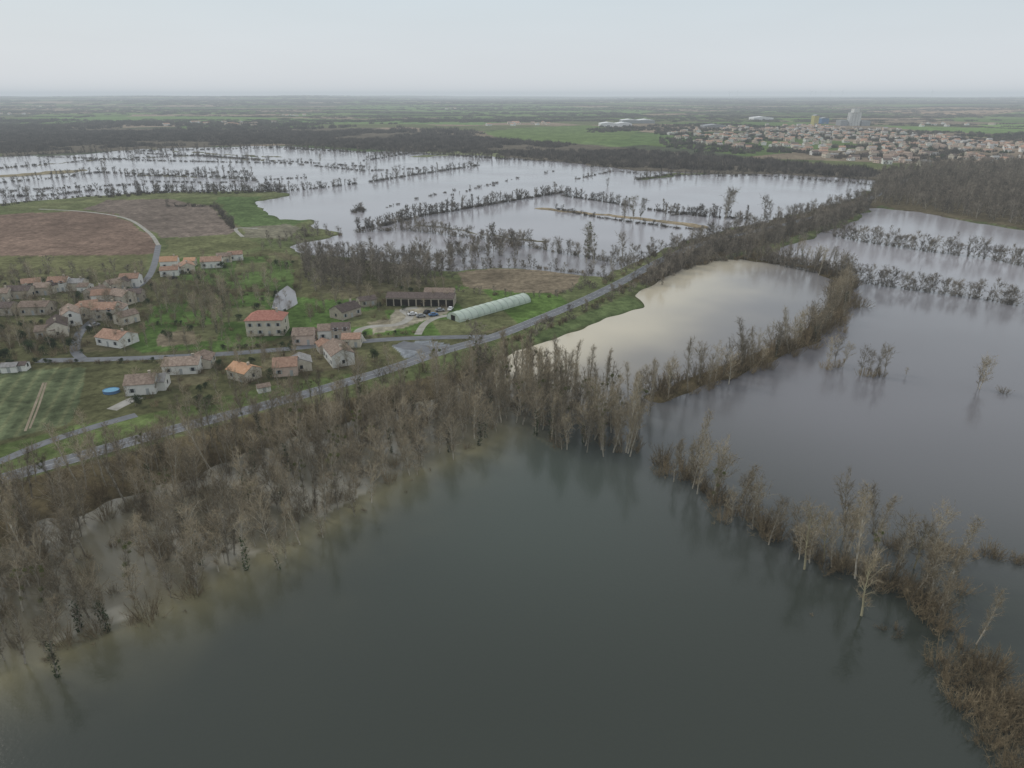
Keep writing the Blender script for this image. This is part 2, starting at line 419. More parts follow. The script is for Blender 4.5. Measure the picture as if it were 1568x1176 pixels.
ribbon('village_lane', [(243,378),(228,358),(192,336),(130,326),(60,322)], 2.5, M_path, 1.042)
ribbon('junction_road', [(610,530),(640,536),(665,540),(690,537)], 7, M_asph, 1.045)
ribbon('farm_track', [(555,527),(548,512),(566,504),(610,500),(628,488),(618,478),(640,474)], 3.5, M_path, 1.036)
ribbon('farm_track', [(640,516),(650,500),(668,490),(690,486)], 3.0, M_path, 1.03)
ribbon('field_track', [(40,665),(55,625),(68,590)], 0.7, M_track, 1.03)
ribbon('field_track', [(47,661),(61,625),(72,590)], 0.6, M_track, 1.034)
ribbon('garden_path', [(172,632),(200,618),(215,612)], 4, M_path, 1.03)
ribbon('field_path', [(395,352),(362,352),(372,365)], 2.5, M_path, 1.03)

# ------------------------------------------------------------------ trees
class Tree:
    def __init__(s, seed): s.r = random.Random(seed); s.mb = MB()
    def rv(s, k=1): r = s.r; return Vector((r.gauss(0, k), r.gauss(0, k), r.gauss(0, k)))
    def limb(s, p, d, L, r0, r1, seg, n, wob, mi, up=0.0):
        pts = [p]; 
        for k in range(seg):
            d = (d+s.rv(wob)+Vector((0, 0, up))).normalized()
            q = pts[-1]+d*(L/seg)
            a = r0+(r1-r0)*k/seg; b = r0+(r1-r0)*(k+1)/seg
            s.mb.tube(pts[-1], q, a, b, n, mi, False); pts.append(q)
        return pts, d
    def blade(s, p, d, L, w, mi):
        sd = d.cross(s.rv()).normalized()*w*0.5
        s.mb.add([p-sd, p+sd, p+d*L], [(0,1,2)], mi)
    def flake(s, p, sz, mi):
        a = s.rv().normalized()*sz; b = s.rv().normalized()*sz
        s.mb.add([p-a*.5, p+b*.5, p+a*.5-b*.3], [(0,1,2)], mi)
def at(pts, t):
    t = t*(len(pts)-1); i = min(int(t), len(pts)-2); return pts[i].lerp(pts[i+1], t-i)

def bare_tree(name, seed, h, spread, up, n1, n2, n3, tw, tl, mist=0, bark=M_bark, twig=M_twig, base=0.25, seg=5, ivy=0, tr_r=0.016):
    T = Tree(seed); r = T.r
    tr, d = T.limb(Vector((0,0,-1.5)), Vector((0,0,1)), h*0.93+1.5, tr_r*h, 0.03, seg, 5, 0.06, 0, 0.1)
    ends = []
    for i in range(n1):
        t = base+(1-base)*((i+r.random())/n1)**0.9
        p = at(tr, t*0.97)
        prof = math.sin(math.pi*min(1, max(0.12, (1.08-t)/(1.08-base)))**0.75)*0.85+0.2
        L = spread*prof*r.uniform(0.7, 1.25)
        az = i*2.4+r.uniform(-.6, .6)
        dd = Vector((math.cos(az), math.sin(az), up*r.uniform(0.6, 1.5)+0.3*t)).normalized()
        lp, ld = T.limb(p, dd, L, 0.006*h*(1.2-t)+0.02, 0.02, 3, 3, 0.18, 0, 0.12)
        ends.append(lp[-1])
        for j in range(n2):
            u = 0.25+0.75*(j+r.random())/n2
            q = at(lp, min(u, 1)); d2 = (ld*0.6+T.rv(0.6)+Vector((0,0,0.35))).normalized()
            L2 = L*0.38*r.uniform(0.6, 1.2)+0.3
            sp, sdn = T.limb(q, d2, L2, 0.025+tw*0.2, 0.01+tw*0.1, 1, 3, 0.1, 1)
            for k in range(n3):
                w = at(sp, r.random())
                T.blade(w, (sdn*0.5+T.rv(0.55)+Vector((0,0,0.3))).normalized(), tl*r.uniform(0.5, 1.3), tw, 1)
    for k in range(mist):
        e = r.choice(ends); e = e+Vector((0,0,-0.2)); R0 = r.uniform(0.4, 0.75)
        for q in range(90):
            v = T.rv().normalized()*R0*r.random()**0.4
            T.flake(e+v, 0.28, 2)
    for k in range(ivy):
        z = r.uniform(0.2, h*0.65); a = r.uniform(0, 6.28); rr = r.uniform(0.2, 0.9)
        T.flake(Vector((math.cos(a)*rr, math.sin(a)*rr, z)), 0.6, 2)
    return T.mb.mesh(name, [bark, twig, M_mist if not ivy else M_ever])

def shrub(name, seed, h, w, nst, ntw, tw, tl, mat=M_shrub):
    T = Tree(seed); r = T.r
    for i in range(nst):
        az = r.uniform(0, 6.28); ro = r.random()*w*0.3
        p = Vector((math.cos(az)*ro, math.sin(az)*ro, -1))
        dd = Vector((math.cos(az)*r.uniform(0, .7), math.sin(az)*r.uniform(0, .7), 1)).normalized()
        L = h*r.uniform(0.6, 1)+1
        lp, ld = T.limb(p, dd, L, 0.05, 0.02, 3, 3, 0.14, 0, 0.03)
        for k in range(ntw):
            q = at(lp, r.uniform(0.3, 1))
            T.blade(q, (ld*0.4+T.rv(0.6)+Vector((0,0,0.35))).normalized(), tl*r.uniform(.5, 1.2), tw, 1)
    return T.mb.mesh(name, [M_shrub if mat is M_shrub else M_bark, mat])
def evergreen(name, seed, h, w, n, sz):
    T = Tree(seed); r = T.r
    T.limb(Vector((0,0,-1)), Vector((0,0,1)), h*0.8+1, 0.2, 0.05, 3, 5, 0.03, 0)
    cl = [Vector((r.gauss(0, w*.3), r.gauss(0, w*.3), h*r.uniform(0.2, 0.85))) for _ in range(14)]
    for c in cl:
        R0 = w*r.uniform(0.2, 0.38)
        for k in range(n//14):
            v = T.rv().normalized()*R0*r.uniform(0.6, 1); T.flake(c+v, sz, 1)
    return T.mb.mesh(name, [M_bark, M_ever])

def make_coll(name, meshes):
    c = D.collections.new(name)
    for i, me in enumerate(meshes):
        o = D.objects.new('%s_%02d' % (name, i), me); c.objects.link(o)
    return c
near = [bare_tree('bare_tree', 1, 14, 4.2, 1.0, 20, 6, 9, 0.045, 1.3),
        bare_tree('bare_tree', 2, 13, 4.8, 0.8, 20, 6, 9, 0.045, 1.3),
        bare_tree('bare_tree', 3, 12, 3.9, 1.2, 18, 6, 10, 0.045, 1.2),
        bare_tree('bare_tree', 4, 15, 4.2, 1.3, 22, 6, 8, 0.045, 1.3, ivy=160),
        bare_tree('poplar_tree', 5, 18, 2.9, 2.4, 28, 5, 8, 0.042, 1.2, base=0.2, seg=7, tr_r=0.015),
        bare_tree('poplar_tree', 6, 17, 2.5, 2.8, 26, 5, 8, 0.042, 1.1, base=0.2, seg=7, tr_r=0.015),
        bare_tree('mistletoe_poplar', 7, 17, 4.0, 1.5, 20, 5, 8, 0.045, 1.2, mist=9, seg=7),
        shrub('bare_shrub', 8, 4.2, 4.5, 30, 22, 0.042, 1.0),
        shrub('bare_shrub', 9, 5.5, 5.5, 34, 24, 0.042, 1.2),
        evergreen('evergreen_bush', 10, 6, 4.5, 1600, 0.45)]
mid = [bare_tree('bare_tree', 21, 10, 4.0, 0.9, 14, 5, 7, 0.12, 1.5, twig=M_twigf, base=.12),
       bare_tree('bare_tree', 22, 9, 4.2, 0.7, 14, 5, 7, 0.12, 1.5, twig=M_twigf, base=.12),
       bare_tree('bare_tree', 23, 11, 3.8, 1.1, 14, 5, 7, 0.12, 1.5, twig=M_twigf, base=.1),
       bare_tree('bare_tree', 24, 8, 3.8, 0.9, 14, 5, 7, 0.12, 1.4, twig=M_twigf, base=.1),
       bare_tree('poplar_tree', 25, 14, 2.6, 2.6, 18, 4, 7, 0.12, 1.4, twig=M_twigf, base=.1),
       shrub('bare_shrub', 26, 4.5, 6, 18, 16, 0.16, 1.6, M_twigf),
       shrub('bare_shrub', 27, 3.6, 5, 18, 16, 0.16, 1.4),
       evergreen('evergreen_bush', 28, 5, 4.5, 420, 0.9)]
rowt = [bare_tree('hedge_tree', 71, 8, 4.0, 0.8, 11, 4, 6, 0.28, 1.8, bark=M_twigf, twig=M_twigr, base=.06),
        bare_tree('hedge_tree', 72, 7, 4.2, 0.7, 11, 4, 6, 0.28, 1.8, bark=M_twigf, twig=M_twigr, base=.06),
        bare_tree('hedge_tree', 73, 10, 3.6, 1.1, 12, 4, 6, 0.28, 1.8, bark=M_twigf, twig=M_twigr, base=.06),
        bare_tree('hedge_poplar', 74, 13, 2.4, 2.4, 14, 3, 6, 0.28, 1.6, bark=M_twigf, twig=M_twigr, base=.06),
        shrub('hedge_shrub', 75, 3.6, 7, 16, 14, 0.32, 1.8, M_twigr),
        shrub('hedge_shrub', 76, 3.0, 7, 16, 14, 0.32, 1.6, M_twigr)]
def farclump(name, seed, w, dpt, h, n, mats):
    T = Tree(seed); r = T.r
    for i in range(n):
        a = r.uniform(0, 6.28); q = math.sqrt(r.random())
        x = math.cos(a)*q*w; y = math.sin(a)*q*dpt
        hh = h*(0.65+0.5*math.sin(x*1.3+seed)*math.cos(y*1.1)*0.5+r.uniform(-.1, .25))*(1-0.35*q*q)
        p = Vector((x, y, r.uniform(0, hh*0.55)-1))
        T.blade(p, (Vector((0,0,1))+T.rv(0.25)).normalized(), hh-p.z, r.uniform(0.6, 1.3), 0)
    return T.mb.mesh(name, mats)
farc = [farclump('tree_clump', 40+i, 6, 6, 8.5, 60, [M_twigv]) for i in range(3)]+[farclump('tree_clump', 44, 5, 5, 7, 50, [M_ever])]
vfar = [farclump('woodland_clump', 50+i, 26, 16, 9, 220, [M_twigv]) for i in range(2)]+[farclump('woodland_clump', 53, 16, 12, 8, 150, [M_ever])]
C_near = make_coll('woodland_tree', near); C_mid = make_coll('hedgerow_tree', mid); C_row = make_coll('field_hedge_tree', rowt)
C_far = make_coll('distant_tree', farc); C_vfar = make_coll('distant_wood', vfar)

def gn_group(coll):
    ng = D.node_groups.new('scatter_'+coll.name, 'GeometryNodeTree')
    ng.interface.new_socket('Geometry', in_out='INPUT', socket_type='NodeSocketGeometry')
    ng.interface.new_socket('Geometry', in_out='OUTPUT', socket_type='NodeSocketGeometry')
    gi = ng.nodes.new('NodeGroupInput'); go = ng.nodes.new('NodeGroupOutput')
    ip = ng.nodes.new('GeometryNodeInstanceOnPoints'); ci = ng.nodes.new('GeometryNodeCollectionInfo')
    ci.inputs['Collection'].default_value = coll
    ci.inputs['Separate Children'].default_value = True; ci.inputs['Reset Children'].default_value = True
    def na(n, t):
        a = ng.nodes.new('GeometryNodeInputNamedAttribute'); a.data_type = t; a.inputs['Name'].default_value = n; return a.outputs['Attribute']
    ng.links.new(gi.outputs[0], ip.inputs['Points']); ng.links.new(ci.outputs[0], ip.inputs['Instance'])
    ip.inputs['Pick Instance'].default_value = True
    ng.links.new(na('idx', 'INT'), ip.inputs['Instance Index'])
    e = ng.nodes.new('FunctionNodeEulerToRotation')
    ng.links.new(na('rot', 'FLOAT_VECTOR'), e.inputs[0]); ng.links.new(e.outputs[0], ip.inputs['Rotation'])
    ng.links.new(na('scl', 'FLOAT_VECTOR'), ip.inputs['Scale'])
    ng.links.new(ip.outputs[0], go.inputs[0])
    return ng
GNG = {c.name: gn_group(c) for c in (C_near, C_mid, C_row, C_far, C_vfar)}
COUNT = {}
def scatter(name, xy, coll, choices, smin, smax, tilt=0.07, squash=1.0):
    n = len(xy)
    if n == 0: return
    z = np.maximum(gz(xy[:, 0], xy[:, 1]), -0.3)
    V = np.column_stack([xy, z])
    me = D.meshes.new(name); me.vertices.add(n); me.vertices.foreach_set('co', V.astype(np.float32).ravel())
    a = me.attributes.new('idx', 'INT', 'POINT'); a.data.foreach_set('value', rng.choice(choices, n).astype(np.int32))
    rot = np.column_stack([rng.normal(0, tilt, n), rng.normal(0, tilt, n), rng.uniform(0, 6.283, n)])
    a = me.attributes.new('rot', 'FLOAT_VECTOR', 'POINT'); a.data.foreach_set('vector', rot.astype(np.float32).ravel())
    s = rng.uniform(smin, smax, n); sz = s*rng.uniform(0.8, 1.15, n)*squash
    a = me.attributes.new('scl', 'FLOAT_VECTOR', 'POINT'); a.data.foreach_set('vector', np.column_stack([s, s, sz]).astype(np.float32).ravel())
    o = link(D.objects.new(name, me)); md = o.modifiers.new('scatter', 'NODES'); md.node_group = GNG[coll.name]
    COUNT[name] = COUNT.get(name, 0)+n
def fill(poly, sp, world=False):
    p = poly if world else GP(poly)
    x0, y0 = p.min(0); x1, y1 = p.max(0)
    gx, gy = np.meshgrid(np.arange(x0, x1, sp), np.arange(y0, y1, sp))
    gx = gx.ravel()+rng.uniform(-.6, .6, gx.size)*sp; gy = gy.ravel()+rng.uniform(-.6, .6, gy.size)*sp
    k = inside(p, gx, gy)
    return np.column_stack([gx[k], gy[k]])
def row(pix, sp, w=1.0, gap=0.0):
    p = GP(pix); out = []
    for i in range(len(p)-1):
        L = np.hypot(*(p[i+1]-p[i])); n = max(1, int(L/sp))
        t = (np.arange(n)+rng.uniform(0, 1, n))/n
        out.append(p[i]+(p[i+1]-p[i])*t[:, None]+rng.normal(0, w, (n, 2)))
    o = np.concatenate(out)
    if gap > 0: o = o[vn(o[:, 0], o[:, 1], 28, 17) > gap]
    return o
def clear_road(xy, m=5.5):
    q = np.array([(v.x, v.y) for v in Qm]); return xy[pdist(q, xy[:, 0], xy[:, 1]) > m]

# near drowned wood: trees stand right up to and into the silty edge
f = clear_road(fill(FOREST, 4.7, True), 7)
dn = pdist(FL, f[:, 0], f[:, 1]); cl = fbm(f[:, 0], f[:, 1], 14, 66, 2)
f = f[(rng.random(len(f)) < np.clip(0.85+dn/40, 0, 1)) & (cl > 0.27)]
scatter('bare_woodland', f, C_near, [0,0,1,1,2,2,3,4,5,6], 0.6, 1.0)
f = clear_road(fill(FOREST, 5.4, True), 7)
dn = pdist(FL, f[:, 0], f[:, 1]); f = f[rng.random(len(f)) < np.clip(dn/30, 0.25, 0.9)]
scatter('bare_woodland', f, C_near, [7,8,8], 0.45, 1.0)
scatter('bare_woodland', row([(-150,1090),(0,1035),(230,945),(420,848),(620,730),(720,690)], 4.0, 2.6), C_near, [0,2,2,3,4,1], 0.5, 0.85)
scatter('bare_woodland', fill([(720,590),(800,560),(860,590),(900,625),(985,650),(985,700),(900,700),(850,690),(790,640)], 4.6), C_near, [4,4,5,5,6,0], 0.75, 1.05)
scatter('bare_woodland', row([(860,570),(900,590),(1000,600),(980,640)], 3.2, 3), C_near, [4,0,5,2], 0.55, 0.85)
scatter('bare_woodland', clear_road(row([(0,720),(250,655),(420,612),(560,578)], 8, 4)), C_near, [0,2,7], 0.45, 0.7)
scatter('bare_woodland', clear_road(row([(-100,775),(0,752),(200,700),(400,645),(560,605),(680,565)], 4, 2.5), 5), C_near, [0,1,2,8,6], 0.55, 0.9)
scatter('bare_woodland', row([(-50,1050),(230,950),(420,855),(620,735),(700,700)], 7, 2), C_near, [7], 0.15, 0.4, 0.4)
# causeway
CL = [(1150,396),(1240,406),(1292,430),(1288,470),(1245,520),(1160,556),(1060,590),(1005,608)]
scatter('causeway_trees', row(CL, 1.9, 2.8), C_near, [0,1,2,3,4,7,8,0], 0.6, 0.98)
scatter('causeway_trees', row(CL, 1.9, 3.2), C_near, [7,8], 0.8, 1.3)
# lower right flooded hedge
BL = [(1012,712),(1100,768),(1200,835),(1330,885),(1400,900),(1440,950),(1482,985)]
scatter('flooded_hedge', row(BL, 1.9, 2.2), C_near, [0,2,2,4,5,8,0,1,6], 0.6, 0.98)
scatter('flooded_hedge', row(BL, 1.8, 2.0), C_near, [7,8], 0.7, 1.2)
scatter('flooded_hedge', row([(1270,830),(1400,850),(1440,900)], 2.0, 3.0), C_near, [1,0,4,8], 0.65, 1.0)
scatter('flooded_hedge', row([(1410,838),(1480,850),(1568,862),(1700,890)], 1.5, 1.0), C_near, [7,7,8], 0.35, 0.7)
scatter('flooded_hedge', fill([(1430,1020),(1480,990),(1530,1030),(1600,1100),(1620,1250),(1540,1200),(1500,1130),(1440,1060)], 2.4), C_near, [7,8,8], 0.6, 1.0)
scatter('flooded_hedge', row([(1340,965),(1380,975)], 1.5, .6), C_near, [7], 0.3, 0.4)
# lone and clustered trees in the water
def place(name, idx, u, v, s, coll=near):
    o = link(D.objects.new(name, coll[idx])); x, y = G(u, v)
    o.location = (x, y, -0.1); o.scale = (s, s, s); o.rotation_euler = (random.uniform(-.06, .06), random.uniform(-.06, .06), random.uniform(0, 6.28)); return o
hero = bare_tree('willow_tree', 61, 14, 3.8, 1.2, 24, 6, 8, 0.045, 1.2, bark=M_gold, twig=M_twig, seg=7, tr_r=.018)
for u, v, s in ((1232,872,1.05),(1320,943,1.0),(1262,860,.8),(1400,870,.8)):
    o = place('willow_tree', 0, u, v, s, [hero])
for u, v, s, i in ((1268,560,.75,0),(1278,556,.75,1),(1290,562,.75,2),(1318,573,.7,1),(1329,575,.7,2),(1342,576,.75,0),(1355,572,.7,1),(1387,575,.25,2),(1500,596,.85,1),(1498,595,.7,0)):
    place('bare_tree', i, u, v, s)
for u, v, s in ((1537,602,.7),(1262,565,.9),(1280,562,1.),(1335,576,.9),(1322,576,.9),(1350,576,.9),(1375,965,.4),(1242,942,.15)): place('bare_shrub', 7, u, v, s)
mtree = bare_tree('mistletoe_tree', 63, 20, 6, 1.1, 22, 6, 8, 0.13, 1.8, mist=22, twig=M_twigf, seg=7)
mtree2 = bare_tree('bare_tree', 64, 20, 6.5, 0.9, 24, 6, 8, 0.15, 1.8, twig=M_twigf, seg=7)
for u, v, s, me in ((910,402,1.05,mtree),(898,402,.8,mtree),(953,395,.7,mtree2),(1110,336,1.1,mtree2),(1112,334,1.0,mtree),(970,338,.85,mtree),(980,337,.8,mtree),(956,338,.7,mtree2),(1170,333,.8,mtree2),(1180,332,.6,mtree2),(756,385,.8,mtree),(740,600,.8,mtree),(490,250,.6,mtree2),(730,560,.8,mtree)):
    o = place(me.name.split('.')[0], 0, u, v, s, [me])
# embankment woods
scatter('embankment_trees', clear_road(fill([(950,445),(985,440),(1040,413),(1085,398),(1170,396),(1190,378),(1240,365),(1290,345),(1330,325),(1330,298),(1280,314),(1200,334),(1110,354),(1050,370),(1000,392),(955,418),(900,435),(880,448)], 4.8), 4.5), C_mid, [0,1,2,3,5,5,6,6], 0.55, 0.95)
scatter('embankment_trees', clear_road(row([(1000,425),(1040,405),(1100,385),(1170,372),(1240,352),(1330,318)], 2.4, 4), 3.5), C_mid, [0,1,2,3,5], 0.7, 1.0)
scatter('embankment_trees', clear_road(row([(790,512),(860,485),(930,452),(985,425)], 3, 1.5), 4), C_mid, [5,6,6], 0.3, 0.6)
scatter('embankment_trees', clear_road(row([(780,528),(850,500),(900,478),(960,448),(1000,430)], 3, 1.5), 4.5), C_mid, [5,6,6,3], 0.4, 0.7)
scatter('embankment_trees', clear_road(row([(985,440),(1040,413),(1090,400),(1160,396)], 1.6, 1.5), 4.5), C_mid, [5,6,6,3,0], 0.5, 0.85)
scatter('forest', fill([(1345,275),(1400,262),(1568,255),(2300,250),(2300,380),(1700,358),(1568,348),(1480,334),(1400,320),(1350,314),(1330,322),(1335,295)], 8), C_mid, [0,1,2,2,3,4], 0.95, 1.3)
# rows of pollards in the right-hand floods
for pix, sp, a, b2 in (([(1275,362),(1330,372),(1420,385),(1500,395),(1568,408),(1800,440)], 2.0, 0.7, 1.05),
                       ([(1165,400),(1220,412),(1300,430),(1400,445),(1500,458),(1568,470),(1800,505)], 1.8, 0.6, 0.95)):
    scatter('tree_row', row(pix, sp, 0.7, .06), C_mid, [0,1,3,3,2,0], a, b2)
    scatter('tree_row', row(pix, sp*2.5, 0.8, .15), C_mid, [5], .4, .65)
scatter('tree_row', row([(1300,345),(1400,357),(1490,362),(1568,372)], 10, 1.0, .5), C_mid, [5,3], 0.3, 0.45)
# hedgerows across the flood plain
rows = [([(0,318),(60,308),(150,302)],4,1,.1,.3,.6),([(155,304),(260,296),(350,298),(440,294)],3,4,0,.6,.9),([(170,300),(300,293),(440,291)],3.4,3,0,.6,.95),
 ([(380,296),(470,290),(560,280),(640,267),(735,253)],3.6,1.5,.12,.5,.9),([(460,366),(500,362),(526,360)],2,1.6,0,.5,.8),
 ([(410,368),(440,372),(480,358)],3,2,0,.4,.6),
 ([(-300,292),(0,280),(90,272),(150,264),(250,268),(385,262)],4.5,2,.12,.5,.85),([(0,302),(80,299),(160,290)],3.6,2,.1,.5,.85),([(0,294),(90,288),(220,282)],4,2,.25,.4,.6),
 ([(0,258),(150,245),(300,238),(420,247)],4.5,2,.1,.5,.8),([(190,270),(290,270),(390,275)],4,1.5,.05,.5,.85),([(420,248),(560,262),(640,258)],5,2,.2,.4,.7),
 ([(70,240),(230,246),(430,250)],5,2,.2,.4,.65),([(200,234),(380,243),(560,255)],5,2,.25,.4,.7),([(220,278),(330,280),(470,272)],5,2,.25,.4,.6),
 ([(545,352),(590,345),(640,332),(700,322),(770,310),(830,300),(862,295)],2.3,1.5,.03,.6,1.0),
 ([(548,356),(620,352),(700,362),(780,372),(850,386),(940,402),(1000,398)],2.0,1.2,.03,.55,.95),
 ([(600,338),(640,345),(690,352),(760,360),(800,368)],2.6,1.2,.1,.4,.7),
 ([(862,300),(930,310),(1000,322),(1080,332),(1150,336)],2.6,1.4,.1,.5,.85),
 ([(850,322),(950,338),(1040,350),(1075,352)],3,1.4,.15,.3,.5),([(1020,330),(1060,328),(1100,330)],3,3,0,.6,.95),
 ([(560,246),(620,236),(700,238),(780,244),(860,248),(960,258)],4.5,3,.1,.6,.95),([(900,255),(1000,258),(1100,262),(1240,268),(1330,276)],4.5,6,0,.7,1.1),
 ([(975,276),(1020,270),(1090,266)],3.5,4,0,.55,.9),([(1090,270),(1150,268),(1330,282)],5,3,.15,.5,.9),
 ([(620,234),(780,244)],5,3,.2,.6,.9),([(430,228),(620,236)],6,4,.2,.6,1.0),([(690,300),(760,280),(850,262)],12,2,.6,.2,.4),
 ([(590,318),(700,290),(760,284)],10,2,.6,.2,.4),([(0,240),(200,232),(430,226),(560,234)],4.5,7,.0,.7,1.1),([(880,275),(940,262),(980,266)],6,2,.3,.3,.5),
 ([(625,398),(700,388),(770,380),(800,376)],2.2,2.8,0,.7,1.1),([(640,412),(720,414),(800,408),(880,418),(930,420)],2.2,1.2,.06,.4,.7),
 ([(545,326),(552,320),(560,322)],2,2,0,.5,.8),([(700,450),(790,458),(850,458),(880,446)],3,1,.1,.25,.45),
 ([(255,318),(330,318),(358,352)],4,1.5,.1,.4,.7),([(0,424),(100,420),(225,418)],5,1.5,.2,.4,.6),([(410,385),(450,380)],3,3,0,.4,.6)]
for pix, sp, w, gap, a, b2 in rows:
    r = row(pix, sp, w*0.8, gap)
    if np.mean([q[1] for q in pix]) < 343:
        scatter('hedgerow', r, C_row, [0,1,2,0,1,2,4,5,3] if b2 > .8 else [0,1,4,5,4], a, b2, squash=0.98)
        scatter('hedgerow', row(pix, sp*1.5, w*0.5, gap*0.7), C_row, [4,5], 0.45, 0.75, squash=0.9)
    else:
        scatter('hedgerow', r, C_mid, [0,1,2,3,3,5,5,6], a, b2, squash=0.98)
for u, v, s in ((930,286,.8),(160,268,1.2),(163,267,1.1),(380,245,1),(204,248,1),(75,418,.9),(40,420,.8)):
    place('poplar_tree' if u in (160,163) else 'bare_tree', 4 if u in (160,163) else 0, u, v, s, mid)
# wood beside the village
scatter('village_wood', fill([(458,395),(520,394),(600,404),(660,416),(700,430),(640,446),(560,442),(520,452),(470,448)], 6.0), C_mid, [0,1,2,2,4,0], 0.75, 1.1)
scatter('village_wood', row([(620,412),(680,405),(740,395),(790,392)], 3.2, 4), C_mid, [0,1,2,3], 0.8, 1.05)
VT = [0,1,2,7,8]
scatter('village_trees', fill([(250,440),(330,425),(420,440),(410,470),(330,500),(260,500),(240,470)], 7), C_near, VT, 0.4, 0.7)
scatter('village_trees', fill([(290,470),(345,460),(360,510),(310,520)], 5.5), C_near, [0,1,2,3], 0.5, 0.75)
scatter('village_trees', fill([(-200,430),(0,425),(230,425),(400,390),(450,400),(470,450),(560,470),(600,440),(700,450),(690,475),(560,500),(440,480),(420,530),(200,545),(0,550),(-200,560)], 7.5), C_near, [0,1,2,7,8,9,7,8], 0.25, 0.58)
scatter('village_trees', fill([(-200,435),(0,430),(230,430),(240,500),(100,545),(-200,560)], 7), C_near, [0,1,2,7,8,9], 0.35, 0.68)
scatter('village_trees', fill([(-200,520),(0,515),(90,520),(120,545),(0,560),(-200,570)], 5), C_near, [7,8,9,8,0], 0.5, 0.75)
scatter('village_trees', fill([(260,548),(430,542),(560,545),(620,560),(540,580),(400,615),(270,640),(180,640),(180,590),(260,580)], 5.4), C_near, [0,1,2,7,7,8,8,9], 0.35, 0.7)
scatter('village_trees', row([(470,500),(500,480),(520,465),(570,470)], 5, 2), C_near, [0,1,8], 0.4, 0.7)
scatter('village_trees', row([(560,455),(620,448),(700,452)], 4, 2), C_near, [0,7,8], 0.3, 0.6)
for hp in ([(340,540),(440,532),(540,520)],[(210,505),(245,500),(300,500)],[(395,520),(450,516)],[(330,455),(430,455)],[(0,562),(130,560)],[(140,560),(260,558)],[(580,478),(590,462)],[(560,520),(640,512)],[(430,500),(440,480)],[(240,420),(330,425)],[(20,500),(70,500)]):
    scatter('garden_hedge', row(hp, 1.6, .4, .15), C_near, [7,7,9], 0.25, 0.42)
# distant belts
b1 = fill([(-900,206),(0,202),(300,202),(560,200),(760,214),(900,224),(1010,234),(1200,250),(1340,262),(1340,276),(1220,266),(980,259),(760,238),(560,230),(430,221),(200,226),(0,236),(-900,238)], 13)
b1 = b1[fbm(b1[:, 0], b1[:, 1], 160, 33) > 0.38]
scatter('distant_forest', b1, C_far, [0,1,2], 0.7, 1.25)
b2_ = fill([(-900,186),(0,182),(300,190),(600,190),(760,198),(740,212),(560,200),(0,203),(-900,207)], 26)
b2_ = b2_[fbm(b2_[:, 0], b2_[:, 1], 260, 34) > 0.47]
scatter('distant_forest', b2_, C_far, [0,1,2], 1.0, 1.7)
b3 = fill([(900,205),(1000,200),(1020,235),(1568,255),(2200,262),(2200,200),(1568,205),(1300,200),(1100,190),(900,195)], 17)
b3 = b3[fbm(b3[:, 0], b3[:, 1], 110, 35) > 0.44]
scatter('distant_forest', b3, C_far, [0,1,2,3], 0.6, 1.15)
pts = []
for k in range(430):
    rr = 2600*math.exp(random.random()*1.9); a = math.radians(random.uniform(-48, 48))
    cx, cy = rr*math.sin(a), rr*math.cos(a); g = rr/3500
    if random.random() < 0.42:
        n = random.randint(14, 60); sx = random.uniform(100, 420)*g; sy = random.uniform(30, 90)*g
        pts.append(np.column_stack([cx+rng.normal(0, sx, n), cy+rng.normal(0, sy, n)]))
    else:
        L = random.uniform(250, 900)*g; th = random.choice([0.35, 0.35+1.57, 0.1, 0.0, -0.15]); n = int(L/30)
        t = np.linspace(-L/2, L/2, n)
        pts.append(np.column_stack([cx+t*math.cos(th), cy+t*math.sin(th)])+rng.normal(0, 5, (n, 2)))
pts = np.concatenate(pts)
rr = np.hypot(pts[:, 0], pts[:, 1])
scatter('distant_hedges', pts[rr < 6500], C_vfar, [0,0,1,1,1,2], 0.55, 1.05, 0.0, 0.85)
scatter('distant_hedges', pts[(rr >= 6500) & (rr < 20000)], C_vfar, [0,0,1,1,1,2], 1.1, 2.2, 0.0, 0.9)

